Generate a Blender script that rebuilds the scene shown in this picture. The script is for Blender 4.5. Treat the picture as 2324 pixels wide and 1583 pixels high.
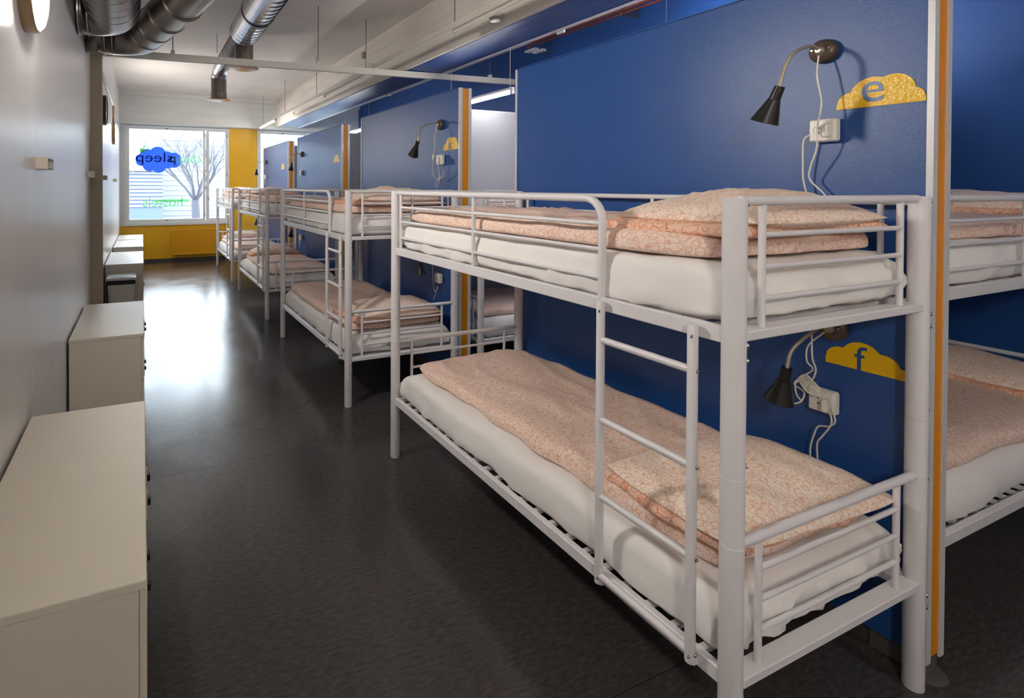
import bpy, math, random
from mathutils import Vector, Matrix, noise

for o in list(bpy.data.objects): bpy.data.objects.remove(o, do_unlink=True)
scene = bpy.context.scene
COL = scene.collection

# ------------------------------------------------------------------ camera
def setup_camera():
    f, px, py = 1210.93, 834.41, 437.51
    yaw, pitch, roll, h = .3993, .0108, .0028, 1.6559
    cam = bpy.data.cameras.new('camera'); o = bpy.data.objects.new('camera', cam); COL.objects.link(o)
    cam.sensor_fit = 'HORIZONTAL'; cam.sensor_width = 36; cam.lens = f / 2324 * 36
    cam.shift_x = (1162 - px) / 2324; cam.shift_y = (py - 791.5) / 2324
    cam.clip_start = .05; cam.clip_end = 300
    r = Vector((math.cos(yaw), -math.sin(yaw), 0)); f0 = Vector((math.sin(yaw), math.cos(yaw), 0)); u = Vector((0, 0, 1))
    fw = f0 * math.cos(pitch) - u * math.sin(pitch); up = u * math.cos(pitch) + f0 * math.sin(pitch)
    R = r * math.cos(roll) + up * math.sin(roll); U = up * math.cos(roll) - r * math.sin(roll)
    M = Matrix((R, U, -fw)).transposed().to_4x4(); M.translation = (0, 0, h)
    o.matrix_world = M
    scene.camera = o
setup_camera()

# ------------------------------------------------------------------ world, exposure
SKY = 4.2            # daylight through the windows
WALL_LAMP = 36.0     # round wall lamps
TUBE = 14.0          # fluorescent tubes
world = bpy.data.worlds.new('World'); scene.world = world; world.use_nodes = True
nt = world.node_tree; nt.nodes.clear()
wo = nt.nodes.new('ShaderNodeOutputWorld'); bg = nt.nodes.new('ShaderNodeBackground')
bg.inputs[0].default_value = (.80, .90, 1.0, 1); bg.inputs[1].default_value = SKY
nt.links.new(bg.outputs[0], wo.inputs[0])
scene.view_settings.view_transform = 'Standard'; scene.view_settings.look = 'None'
scene.view_settings.gamma = 1; scene.view_settings.use_curve_mapping = False
scene.view_settings.exposure = 2.05
def portal(name, loc, sx, sz):
    l = bpy.data.lights.new(name, 'AREA'); l.shape = 'RECTANGLE'; l.size = sx; l.size_y = sz; l.cycles.is_portal = True
    o = bpy.data.objects.new(name, l); COL.objects.link(o); o.location = loc
    o.rotation_euler = (-math.pi / 2, 0, 0)
portal('window_portal', (.73, 12.86, 1.9), 2.2, 2.2)
portal('window_portal', (3.75, 12.86, 1.9), 2.4, 2.2)

# ------------------------------------------------------------------ materials
def srgb(r, g, b):
    return tuple((c / 255 / 12.92 if c / 255 <= .04045 else ((c / 255 + .055) / 1.055) ** 2.4) for c in (r, g, b)) + (1,)
M = {}
def mat(name, col, rough=.5, metal=0, var=0, vscale=6, bump=0, bscale=60, spec=.5, emit=0, stretch=(1, 1, 1), coat=0):
    m = bpy.data.materials.new(name); m.use_nodes = True; t = m.node_tree; b = t.nodes['Principled BSDF']
    b.inputs['Base Color'].default_value = col; b.inputs['Roughness'].default_value = rough
    b.inputs['Metallic'].default_value = metal; b.inputs['Specular IOR Level'].default_value = spec
    b.inputs['Coat Weight'].default_value = coat
    if emit:
        b.inputs['Emission Color'].default_value = col; b.inputs['Emission Strength'].default_value = emit
    if var or bump:
        tc = t.nodes.new('ShaderNodeTexCoord'); mp = t.nodes.new('ShaderNodeMapping'); mp.inputs['Scale'].default_value = stretch
        t.links.new(tc.outputs['Object'], mp.inputs[0])
    if var:
        n = t.nodes.new('ShaderNodeTexNoise'); n.inputs['Scale'].default_value = vscale; n.inputs['Detail'].default_value = 5
        t.links.new(mp.outputs[0], n.inputs[0])
        r = t.nodes.new('ShaderNodeValToRGB'); e = r.color_ramp.elements
        e[0].position = .3; e[1].position = .7
        e[0].color = tuple(c * (1 - var) for c in col[:3]) + (1,); e[1].color = tuple(min(1, c * (1 + var)) for c in col[:3]) + (1,)
        t.links.new(n.outputs[0], r.inputs[0]); t.links.new(r.outputs[0], b.inputs['Base Color'])
    if bump:
        n2 = t.nodes.new('ShaderNodeTexNoise'); n2.inputs['Scale'].default_value = bscale; n2.inputs['Detail'].default_value = 3
        t.links.new(mp.outputs[0], n2.inputs[0])
        bp = t.nodes.new('ShaderNodeBump'); bp.inputs['Strength'].default_value = bump; bp.inputs['Distance'].default_value = .01
        t.links.new(n2.outputs[0], bp.inputs['Height']); t.links.new(bp.outputs[0], b.inputs['Normal'])
    M[name] = m
    return m
mat('white_metal', srgb(226, 222, 224), .38)
mat('wall_white', srgb(228, 225, 222), .33, var=.03, vscale=3, stretch=(1, 3, .4), bump=.03, bscale=20)
mat('ceiling_concrete', srgb(226, 219, 212), .85, var=.06, vscale=1.6, bump=.25, bscale=14)
mat('beam_concrete', srgb(222, 214, 204), .75, var=.08, vscale=5, bump=.35, bscale=22, stretch=(1, .25, 2.5))
mat('beam_blue', srgb(40, 72, 132), .42, var=.35, vscale=8, bump=.3, bscale=25, stretch=(4, .35, 1))
mat('lintel_concrete', srgb(216, 216, 212), .8, var=.06, vscale=4, bump=.3, bscale=18, stretch=(.3, 1, 2))
mat('blue_paint', srgb(38, 80, 146), .34, var=.04, vscale=3, bump=.10, bscale=260)
mat('blue_wall_paint', srgb(34, 80, 150), .5, var=.06, vscale=2, bump=.06, bscale=60)
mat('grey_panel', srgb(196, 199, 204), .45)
mat('dark_panel', srgb(20, 38, 76), .5)
mat('yellow_paint', srgb(236, 178, 8), .4, var=.03)
mat('yellow_edge', srgb(226, 142, 6), .42, var=.04, stretch=(1, 1, .1))
mat('aluminium_white', srgb(214, 214, 216), .35, metal=.15)
mat('sheet', srgb(238, 234, 231), .85, bump=.45, bscale=11)
mat('cabinet', srgb(220, 210, 194), .42, var=.015)
mat('black_plastic', srgb(18, 17, 18), .35)
mat('lamp_black', srgb(26, 22, 22), .36)
mat('lamp_bronze', srgb(92, 76, 66), .3, metal=.3)
mat('gooseneck', srgb(186, 174, 156), .35, metal=.5)
mat('cable_white', srgb(232, 226, 214), .5)
mat('socket_white', srgb(236, 232, 222), .35)
mat('socket_dark', srgb(60, 54, 48), .6)
mat('decal_yellow', srgb(240, 190, 6), .26, bump=.35, bscale=70, spec=.45)
mat('decal_blue', srgb(38, 80, 146), .34)
mat('galvanized', srgb(206, 206, 210), .3, metal=1, var=.12, vscale=10)
mat('galvanized_dark', srgb(142, 134, 126), .34, metal=1, var=.15, vscale=6)
mat('duct_seam', srgb(70, 66, 64), .5, metal=.6)
mat('copper', srgb(186, 86, 46), .32, metal=.85, var=.1)
mat('steel', srgb(150, 148, 146), .3, metal=.9)
mat('bolt_steel', srgb(190, 188, 186), .22, metal=1)
mat('rail_grey', srgb(206, 200, 190), .5)
mat('post_grey', srgb(158, 144, 124), .6)
mat('lamp_rim', srgb(168, 140, 110), .3, metal=.7)
mat('radiator_yellow', srgb(232, 168, 8), .4)
mat('baseboard_grey', srgb(70, 66, 64), .6)
mat('window_frame', srgb(226, 228, 226), .4)
mat('gasket', srgb(50, 50, 52), .6)
mat('trash_white', srgb(216, 210, 200), .4)
mat('trash_lid', srgb(205, 208, 210), .3)
mat('clock_dark', srgb(40, 46, 48), .3)
mat('asphalt', srgb(112, 116, 122), .9, var=.05)
mat('siding_white', srgb(118, 122, 128), .8)
mat('siding_grey', srgb(72, 84, 104), .8)
mat('facade_tan', srgb(96, 98, 102), .8)
mat('facade_window', srgb(90, 100, 112), .2)
mat('bark', srgb(58, 58, 66), .9)
mat('threshold', srgb(120, 116, 112), .4, metal=.6)
mat('diffuser', (1, .95, .87, 1), .5, emit=WALL_LAMP)
mat('tube_lit', (1, .98, .95, 1), .5, emit=TUBE)
mat('tube_far', (1, .98, .95, 1), .5, emit=TUBE)
mat('tube_bay', (1, .98, .95, 1), .5, emit=45)
mat('tube_added_fill', (1, .94, .86, 1), .5, emit=28)  # added tube behind the viewpoint, brightens the near end
mat('tube_off', srgb(214, 208, 198), .4)

def film_mat(name, col):
    m = bpy.data.materials.new(name); m.use_nodes = True; t = m.node_tree; t.nodes.clear()
    o = t.nodes.new('ShaderNodeOutputMaterial'); mx = t.nodes.new('ShaderNodeMixShader'); mx.inputs[0].default_value = .5
    d = t.nodes.new('ShaderNodeBsdfDiffuse'); tl = t.nodes.new('ShaderNodeBsdfTranslucent')
    d.inputs[0].default_value = col; tl.inputs[0].default_value = col
    t.links.new(d.outputs[0], mx.inputs[1]); t.links.new(tl.outputs[0], mx.inputs[2]); t.links.new(mx.outputs[0], o.inputs[0]); M[name] = m
film_mat('film_blue', srgb(104, 156, 240)); film_mat('film_navy', srgb(50, 60, 160)); film_mat('film_green', srgb(176, 236, 196)); film_mat('film_apple', srgb(140, 220, 150))
def glass_mat():
    m = bpy.data.materials.new('window_glass'); m.use_nodes = True; t = m.node_tree; t.nodes.clear()
    o = t.nodes.new('ShaderNodeOutputMaterial'); mx = t.nodes.new('ShaderNodeMixShader')
    tr = t.nodes.new('ShaderNodeBsdfTransparent'); gl = t.nodes.new('ShaderNodeBsdfGlossy'); gl.inputs['Roughness'].default_value = .02
    tr.inputs[0].default_value = (.96, .98, .98, 1)
    fr = t.nodes.new('ShaderNodeFresnel'); fr.inputs[0].default_value = 1.45
    t.links.new(fr.outputs[0], mx.inputs[0]); t.links.new(tr.outputs[0], mx.inputs[1]); t.links.new(gl.outputs[0], mx.inputs[2])
    t.links.new(mx.outputs[0], o.inputs[0]); M['window_glass'] = m
glass_mat()

def floor_mat():
    m = bpy.data.materials.new('linoleum'); m.use_nodes = True; t = m.node_tree; b = t.nodes['Principled BSDF']; L = t.links.new
    tc = t.nodes.new('ShaderNodeTexCoord'); mp = t.nodes.new('ShaderNodeMapping'); mp.inputs['Scale'].default_value = (1, 3.2, 1)
    mp.inputs['Rotation'].default_value = (0, 0, .25); L(tc.outputs['Object'], mp.inputs[0])
    n = t.nodes.new('ShaderNodeTexNoise'); n.inputs['Scale'].default_value = 26; n.inputs['Detail'].default_value = 6; L(mp.outputs[0], n.inputs[0])
    r = t.nodes.new('ShaderNodeValToRGB'); e = r.color_ramp.elements
    e[0].position = .35; e[0].color = srgb(58, 55, 55); e[1].position = .68; e[1].color = srgb(76, 71, 70)
    L(n.outputs[0], r.inputs[0])
    v = t.nodes.new('ShaderNodeTexNoise'); v.inputs['Scale'].default_value = 420; v.inputs['Detail'].default_value = 2; L(mp.outputs[0], v.inputs[0])
    r2 = t.nodes.new('ShaderNodeValToRGB'); e = r2.color_ramp.elements
    e[0].position = .69; e[0].color = (0, 0, 0, 1); e[1].position = .76; e[1].color = (1, 1, 1, 1); L(v.outputs[0], r2.inputs[0])
    mx = t.nodes.new('ShaderNodeMixRGB'); mx.inputs[2].default_value = srgb(128, 122, 118)
    L(r2.outputs[0], mx.inputs[0]); L(r.outputs[0], mx.inputs[1]); L(mx.outputs[0], b.inputs['Base Color'])
    n3 = t.nodes.new('ShaderNodeTexNoise'); n3.inputs['Scale'].default_value = 1.7; n3.inputs['Detail'].default_value = 8; L(tc.outputs['Object'], n3.inputs[0])
    mr = t.nodes.new('ShaderNodeMapRange'); mr.inputs[1].default_value = .3; mr.inputs[2].default_value = .7
    mr.inputs[3].default_value = .17; mr.inputs[4].default_value = .25
    L(n3.outputs[0], mr.inputs[0]); L(mr.outputs[0], b.inputs['Roughness'])
    bp = t.nodes.new('ShaderNodeBump'); bp.inputs['Strength'].default_value = .025; bp.inputs['Distance'].default_value = .01
    n4 = t.nodes.new('ShaderNodeTexNoise'); n4.inputs['Scale'].default_value = 9; n4.inputs['Detail'].default_value = 4; L(tc.outputs['Object'], n4.inputs[0])
    L(n4.outputs[0], bp.inputs['Height']); L(bp.outputs[0], b.inputs['Normal'])
    b.inputs['Specular IOR Level'].default_value = .55
    M['linoleum'] = m
floor_mat()

def print_mat(name, base, ring, scale):
    """off-white cotton printed with small ring outlines"""
    m = bpy.data.materials.new(name); m.use_nodes = True; t = m.node_tree; b = t.nodes['Principled BSDF']; L = t.links.new
    tc = t.nodes.new('ShaderNodeTexCoord')
    fac = None
    for k, sc in enumerate((scale, scale * 1.23)):
        mp = t.nodes.new('ShaderNodeMapping'); mp.inputs['Location'].default_value = (k * 3.1, k * 1.7, k * .9); L(tc.outputs['Object'], mp.inputs[0])
        v = t.nodes.new('ShaderNodeTexVoronoi'); v.inputs['Scale'].default_value = sc; v.inputs['Randomness'].default_value = .8; L(mp.outputs[0], v.inputs[0])
        s = t.nodes.new('ShaderNodeMath'); s.operation = 'SUBTRACT'; s.inputs[1].default_value = .46; L(v.outputs['Distance'], s.inputs[0])
        a = t.nodes.new('ShaderNodeMath'); a.operation = 'ABSOLUTE'; L(s.outputs[0], a.inputs[0])
        mr = t.nodes.new('ShaderNodeMapRange'); mr.inputs[1].default_value = .012; mr.inputs[2].default_value = .06; mr.inputs[3].default_value = 1; mr.inputs[4].default_value = 0
        L(a.outputs[0], mr.inputs[0])
        if fac is None: fac = mr
        else:
            mxm = t.nodes.new('ShaderNodeMath'); mxm.operation = 'MAXIMUM'; L(fac.outputs[0], mxm.inputs[0]); L(mr.outputs[0], mxm.inputs[1]); fac = mxm
    mx = t.nodes.new('ShaderNodeMixRGB'); mx.inputs[1].default_value = base; mx.inputs[2].default_value = ring
    L(fac.outputs[0], mx.inputs[0]); L(mx.outputs[0], b.inputs['Base Color']); b.inputs['Roughness'].default_value = .85
    n = t.nodes.new('ShaderNodeTexNoise'); n.inputs['Scale'].default_value = 35; n.inputs['Detail'].default_value = 3; L(tc.outputs['Object'], n.inputs[0])
    bp = t.nodes.new('ShaderNodeBump'); bp.inputs['Strength'].default_value = .12; bp.inputs['Distance'].default_value = .01
    L(n.outputs[0], bp.inputs['Height']); L(bp.outputs[0], b.inputs['Normal'])
    M[name] = m
print_mat('peach_print', srgb(242, 218, 204), srgb(226, 172, 146), 34)
print_mat('peach_pillow', srgb(246, 228, 214), srgb(230, 182, 152), 34)
print_mat('peach_fold', srgb(240, 200, 176), srgb(226, 140, 98), 30)

# ------------------------------------------------------------------ mesh helpers
class MB:
    def __init__(s): s.v = []; s.f = []
    def add(s, vs, fs):
        n = len(s.v); s.v += [tuple(p) for p in vs]; s.f += [tuple(i + n for i in q) for q in fs]; return s
    def box(s, x0, x1, y0, y1, z0, z1, bev=0):
        if bev <= 0:
            s.add([(x0, y0, z0), (x1, y0, z0), (x1, y1, z0), (x0, y1, z0), (x0, y0, z1), (x1, y0, z1), (x1, y1, z1), (x0, y1, z1)],
                  [(0, 3, 2, 1), (4, 5, 6, 7), (0, 1, 5, 4), (1, 2, 6, 5), (2, 3, 7, 6), (3, 0, 4, 7)]); return s
        b = min(bev, (x1 - x0) / 2.01, (y1 - y0) / 2.01, (z1 - z0) / 2.01); c = ((x0 + x1) / 2, (y0 + y1) / 2, (z0 + z1) / 2)
        h = ((x1 - x0) / 2, (y1 - y0) / 2, (z1 - z0) / 2); vs = []; idx = {}
        for sx in (-1, 1):
            for sy in (-1, 1):
                for sz in (-1, 1):
                    for k in range(3):
                        p = [sx * h[0], sy * h[1], sz * h[2]]; sg = (sx, sy, sz)
                        for a in range(3):
                            if a != k: p[a] -= sg[a] * b
                        idx[(sx, sy, sz, k)] = len(vs); vs.append((c[0] + p[0], c[1] + p[1], c[2] + p[2]))
        fs = []
        def q(l):
            pts = [Vector(vs[i]) - Vector(c) for i in l]; n = (pts[1] - pts[0]).cross(pts[2] - pts[0]); ctr = sum(pts, Vector()) / len(pts)
            fs.append(tuple(l) if n.dot(ctr) > 0 else tuple(reversed(l)))
        for k in range(3):
            o1, o2 = [a for a in range(3) if a != k]
            for sg in (-1, 1):
                l = []
                for a, bb in ((-1, -1), (1, -1), (1, 1), (-1, 1)):
                    t = [0, 0, 0]; t[k] = sg; t[o1] = a; t[o2] = bb; l.append(idx[(t[0], t[1], t[2], k)])
                q(l)
            for a in (-1, 1):
                for bb in (-1, 1):
                    l = []
                    for sg, kk in ((-1, o1), (1, o1), (1, o2), (-1, o2)):
                        t = [0, 0, 0]; t[k] = sg; t[o1] = a; t[o2] = bb; l.append(idx[(t[0], t[1], t[2], kk)])
                    q(l)
        for sx in (-1, 1):
            for sy in (-1, 1):
                for sz in (-1, 1): q([idx[(sx, sy, sz, k)] for k in range(3)])
        s.add(vs, fs); return s
    def tube(s, path, r, n=10, cap=True, radii=None):
        P = [Vector(p) for p in path]; rings = []
        T = [(P[min(i + 1, len(P) - 1)] - P[max(i - 1, 0)]).normalized() for i in range(len(P))]
        a = Vector((0, 0, 1)) if abs(T[0].z) < .9 else Vector((1, 0, 0))
        N = (a - T[0] * a.dot(T[0])).normalized(); base = len(s.v); vs = []
        for i, p in enumerate(P):
            if i:
                N = N - T[i] * N.dot(T[i])
                N = N.normalized() if N.length > 1e-6 else T[i].orthogonal().normalized()
            B = T[i].cross(N); rr = radii[i] if radii else r
            for k in range(n):
                an = 2 * math.pi * k / n; vs.append(p + (N * math.cos(an) + B * math.sin(an)) * rr)
        fs = []
        for i in range(len(P) - 1):
            for k in range(n):
                a0 = i * n + k; a1 = i * n + (k + 1) % n; fs.append((a0, a1, a1 + n, a0 + n))
        if cap: fs.append(tuple(range(n - 1, -1, -1))); fs.append(tuple(range((len(P) - 1) * n, len(P) * n)))
        s.add(vs, fs); return s
    def lathe(s, prof, o=(0, 0, 0), ax=(0, 0, 1), n=24, cap=True):
        """prof: list of (radius, distance along axis)"""
        ax = Vector(ax).normalized(); o = Vector(o); u = ax.orthogonal().normalized(); w = ax.cross(u); vs = []; fs = []
        for r, d in prof:
            for k in range(n):
                an = 2 * math.pi * k / n; vs.append(o + ax * d + (u * math.cos(an) + w * math.sin(an)) * r)
        for i in range(len(prof) - 1):
            for k in range(n):
                a0 = i * n + k; a1 = i * n + (k + 1) % n; fs.append((a0, a1, a1 + n, a0 + n))
        if cap: fs.append(tuple(range(n - 1, -1, -1))); fs.append(tuple(range((len(prof) - 1) * n, len(prof) * n)))
        s.add(vs, fs); return s
    def strip(s, cols, t, place):
        """cols: list of (s, lo, hi) -> extruded flat shape of thickness t; place(s,h,d)->point"""
        vs = []; fs = []
        for (c, lo, hi) in cols:
            vs += [place(c, lo, 0), place(c, hi, 0), place(c, lo, t), place(c, hi, t)]
        for i in range(len(cols) - 1):
            a = 4 * i; b = a + 4
            fs += [(a + 2, b + 2, b + 3, a + 3), (a, a + 1, b + 1, b), (a + 1, a + 3, b + 3, b + 1), (a, b, b + 2, a + 2)]
        e = 4 * (len(cols) - 1); fs += [(0, 2, 3, 1), (e, e + 1, e + 3, e + 2)]
        s.add(vs, fs); return s
    def mesh(s, name, smooth=False, angle=40):
        me = bpy.data.meshes.new(name); me.from_pydata(s.v, [], s.f); me.update()
        if smooth:
            me.polygons.foreach_set('use_smooth', [True] * len(me.polygons))
            if smooth != 'all': me.set_sharp_from_angle(angle=math.radians(angle))
        return me
    def build(s, name, material, parent=None, smooth=False, loc=None):
        return put(name, s.mesh(name, smooth), material, parent, loc)
def put(name, me, material, parent=None, loc=None):
    if material and not me.materials: me.materials.append(M[material])
    o = bpy.data.objects.new(name, me); COL.objects.link(o)
    if parent: o.parent = parent
    if loc: o.location = loc
    return o
def tag(o, label, cat, group=None):
    o['label'] = label; o['category'] = cat
    if group: o['group'] = group
    return o
def empty(name, loc=(0, 0, 0), rz=0):
    o = bpy.data.objects.new(name, None); COL.objects.link(o); o.location = loc; o.rotation_euler.z = rz; o.empty_display_size = .1; return o
def struct(o): o['kind'] = 'structure'; return o
def copy_tree(o, parent=None):
    c = o.copy(); COL.objects.link(c); c.parent = parent
    for ch in list(o.children): copy_tree(ch, c)
    return c
def spline(pts, k=8):
    P = [Vector(p) for p in pts]; P = [P[0] * 2 - P[1]] + P + [P[-1] * 2 - P[-2]]; out = []
    for i in range(1, len(P) - 2):
        for j in range(k):
            t = j / k; a, b, c, d = P[i - 1], P[i], P[i + 1], P[i + 2]
            out.append(.5 * ((2 * b) + (c - a) * t + (2 * a - 5 * b + 4 * c - d) * t * t + (3 * b - a - 3 * c + d) * t ** 3))
    out.append(P[-2]); return out
def text_mesh(s, size, depth, mirror=False, font_scale=(1, 1)):
    cu = bpy.data.curves.new('t', 'FONT'); cu.body = s; cu.size = size; cu.extrude = depth / 2; cu.align_x = 'CENTER'; cu.resolution_u = 6
    o = bpy.data.objects.new('t', cu); COL.objects.link(o)
    me = bpy.data.meshes.new_from_object(o.evaluated_get(bpy.context.evaluated_depsgraph_get()))
    bpy.data.objects.remove(o); bpy.data.curves.remove(cu); me.materials.clear()
    return me

# ------------------------------------------------------------------ room shell
XL, XR, YB, YW, ZC = -.45, 4.95, -2.6, 12.65, 3.65
def build_shell():
    fl = struct(MB().box(XL - .1, XR + .1, YB - .1, YW + .3, -.12, -.004).build('floor', 'baseboard_grey'))
    y = YB; k = 0
    seams = [YB, -.71, 1.27, 3.245, 5.22, 7.2, 9.18, 11.16, YW]
    for a, b in zip(seams[:-1], seams[1:]):
        MB().box(XL, XR, a + .0015, b - .0015, -.004, 0).build('linoleum_sheet', 'linoleum', fl)
    struct(MB().box(XL - .1, XR + .1, YB - .1, YW + .3, ZC, ZC + .15).build('ceiling', 'ceiling_concrete'))
    struct(MB().box(XL - .12, XL, YB - .1, YW + .3, 0, ZC).build('wall_left', 'wall_white'))
    struct(MB().box(XR, XR + .12, YB - .1, YW + .3, 0, ZC).build('wall_right', 'blue_wall_paint'))
    struct(MB().box(XL, XR, YB - .12, YB, 0, ZC).build('wall_back', 'wall_white'))
    # window wall : pier, parapet, head
    ww = struct(MB().box(XL, XR, YW, YW + .28, 3.0, ZC).box(XL, -.345, YW, YW + .28, .80, 3.0).build('wall_window', 'lintel_concrete'))
    MB().box(XL, XR, YW, YW + .28, 0, .80).build('parapet', 'yellow_paint', ww)
    MB().box(1.86, 2.49, YW - .02, YW + .28, .80, 3.0).build('pier', 'yellow_paint', ww)
    struct(MB().box(XL, XR, YW - .02, YW, 0, .06).build('baseboard_window', 'baseboard_grey'))
    lb = struct(MB().box(XL, XR, 12.32, YW, 3.0, ZC).build('window_lintel_beam', 'lintel_concrete'))
    MB().box(XL, XR, 12.22, 12.32, 3.575, ZC).build('ledge', 'lintel_concrete', lb)
    # long concrete beam, blue underside
    bm = struct(MB().box(2.87, 3.35, YB, 12.32, 3.045, ZC).build('ceiling_beam', 'beam_concrete'))
    MB().box(2.90, 3.35, YB, 12.0, 3.04, 3.045).build('painted_soffit', 'beam_blue', bm)
    MB().box(3.35, 3.353, YB, 12.30, 3.045, ZC).build('painted_side', 'beam_blue', bm)
    # post on the left wall
    struct(MB().box(XL, -.35, 5.62, 5.70, 0, 2.94, .003).build('trim_1', 'post_grey'))
build_shell()

def build_window(n, x0, x1, z0, z1, sashes, label):
    w = struct(empty('window_%d' % n, ((x0 + x1) / 2, YW + .05, z0))); w['label'] = label
    ox, oy, oz = w.location
    def P(mb, name, m, par=w): 
        mb.v = [(a - ox, b - oy, c - oz) for a, b, c in mb.v]; return mb.build(name, m, par)
    f = .045
    P(MB().box(x0, x1, YW, YW + .12, z1 - f, z1).box(x0, x1, YW, YW + .12, z0, z0 + f).box(x0, x0 + f, YW, YW + .12, z0 + f, z1 - f).box(x1 - f, x1, YW, YW + .12, z0 + f, z1 - f), 'window_frame', 'window_frame')
    for a, b in sashes:
        s = .055; za, zb = z0 + .02, z1 - .02
        sh = P(MB().box(a, b, YW + .012, YW + .07, zb - s, zb, .004).box(a, b, YW + .012, YW + .07, za, za + s, .004).box(a, a + s, YW + .012, YW + .07, za + s, zb - s, .004).box(b - s, b, YW + .012, YW + .07, za + s, zb - s, .004), 'sash', 'window_frame')
        P(MB().box(a + s, b - s, YW + .04, YW + .046, za + s, zb - s), 'pane', 'window_glass', sh)
        P(MB().box(a - .006, a, YW + .02, YW + .05, za, zb), 'gasket', 'gasket', sh)
        for hz in (za + .15, (za + zb) / 2, zb - .15):
            P(MB().box(b - .03, b - .012, YW + .0, YW + .012, hz - .03, hz + .03, .003), 'hinge', 'steel', sh)
        hx = (a + b) / 2
        if b - a > 1:
            for hz in (za + .025, zb - .03): P(MB().box(hx - .03, hx + .03, YW + .0, YW + .012, hz - .008, hz + .008, .003), 'catch', 'gasket', sh)
        else:
            P(MB().tube([(a + .02, YW + .0, 1.42), (a + .06, YW - .02, 1.36)], .008, 8), 'handle', 'gasket', sh)
    P(MB().box(x0 - .02, x1 + .01, YW - .05, YW + .02, z0 - .06, z0, .006), 'window_sill', 'window_frame')
    return w
build_window(1, -.345, 1.86, .86, 2.99, [(-.32, 1.325), (1.35, 1.82)], 'large two part window over the yellow parapet')
build_window(2, 2.50, XR, .86, 2.99, [(2.53, 3.72), (3.76, 4.90)], 'second window behind the grey blue partitions')

def build_window_film():
    """cloud sticker and lettering on the glass, read from the street"""
    yq = YW + .036
    root = empty('window_sticker', (.33, yq, 1.98)); tag(root, 'blue cloud shop sticker with mirrored lettering on the big window pane', 'sticker')
    def pl(s, h, d): return (s - .33, -d, h - 1.98)
    tops = [(-.03, 2.25, .115), (.09, 2.33, .15), (.31, 2.36, .175), (.50, 2.30, .14), (.65, 2.27, .145)]
    bots = [(-.02, 2.22, .115), (.14, 2.13, .14), (.33, 2.11, .15), (.52, 2.2, .14), (.65, 2.22, .145)]
    cols = []; x0, x1 = -.138, .792
    for i in range(81):
        x = x0 + (x1 - x0) * i / 80
        hi = max([cz + math.sqrt(max(0, r * r - (x - cx) ** 2)) for cx, cz, r in tops if abs(x - cx) < r] + [2.24])
        lo = min([cz - math.sqrt(max(0, r * r - (x - cx) ** 2)) for cx, cz, r in bots if abs(x - cx) < r] + [2.235])
        cols.append((x, lo, hi))
    MB().strip(cols, .002, pl).build('cloud', 'film_blue', root)
    def txt(s, size, cx, z, m, name, sx=1, dy=.004):
        me = text_mesh(s, size, .0015)
        for v in me.vertices: v.co = (-v.co.x * sx + cx - .33, -dy + v.co.z, v.co.y + z - 1.98)
        me.flip_normals(); return put(name, me, m, root)
    txt('sleep', .30, .245, 2.20, 'film_navy', 'lettering', 1.28)
    txt('cheap', .26, .93, 2.20, 'film_green', 'lettering', 1.0)
    txt('p', .28, .62, 2.20, 'film_navy', 'lettering', 1.1)
    txt('hostels', .30, .42, 1.21, 'film_green', 'lettering', 1.0)
    MB().strip([(.0 + .72 * i / 12, 1.325 - .02 * (i % 2), 1.37) for i in range(13)], .001, lambda s, h, d: (s + .25 - .33, .001 - d, h - 1.98)).build('green_band', 'film_green', root)
    ap = []
    for i in range(21):
        t = -1 + 2 * i / 20; ap.append((.0 + .055 * t, 2.45 - .055 * math.sqrt(1 - t * t), 2.45 + .05 * math.sqrt(1 - t * t) - .012 * math.exp(-(t / .25) ** 2)))
    MB().strip(ap, .002, lambda s_, h_, d_: (s_ - .33, -.003 - d_, h_ - 1.98)).build('apple_mark', 'film_apple', root)
    MB().strip([(.01 + .05 * i / 6, 2.505 + .004 * i, 2.51 + .03 * math.sin(math.pi * i / 6) + .004 * i) for i in range(7)], .002, pl).build('leaf_mark', 'film_apple', root)
build_window_film()

# ------------------------------------------------------------------ partitions
PX0, PX1, PZ = 2.412, 2.528, 2.48
def partition(y0, y1, label):
    r = empty('partition_panel', (PX0, y0, 0)); tag(r, label, 'partition', 'partitions behind the bunk beds')
    L = y1 - y0; t = PX1 - PX0
    MB().box(.006, t - .006, .031, L - .016, .07, PZ - .005).box(.0062, .012, .0175, .031, .07, PZ - .005).box(t - .012, t - .0062, .0175, .031, .07, PZ - .005).build('panel', 'blue_paint', r)
    for yy, s in ((0, 1), (L, -1)):
        for xx, q in ((0, 1), (t, -1)):
            a, b = sorted((xx, xx + q * .006)); c, d = sorted((yy, yy + s * .018)); e, f = sorted((xx + q * .006, xx + q * .028)); g, h = sorted((yy, yy + s * .006))
            MB().box(a, b, c, d, .06, PZ).box(e, f, g, h, .06, PZ).build('edge_profile', 'aluminium_white', r)
    MB().box(.0285, t - .0285, .004, .0305, .075, PZ - .005).build('edge_strip', 'yellow_edge', r)
    MB().box(.001, t - .001, .007, L - .007, PZ - .004, PZ + .003).build('top_profile', 'blue_paint', r)
    for yy in (.06, L - .12):
        MB().box(.02, t - .02, yy - .05, yy + .1, 0, .075).build('foot', 'threshold', r)
    MB().box(.03, t - .03, .1, L - .1, 0, .07).build('kick_board', 'baseboard_grey', r)
    MB().lathe([(.06, 0), (.06, .006), (.05, .008)], (t / 2, .03, 0), n=24).build('floor_plate', 'threshold', r)
    return r
PY = [(.900, 3.055), (3.768, 5.93), (6.60, 8.775), (9.40, 11.53)]
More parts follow.
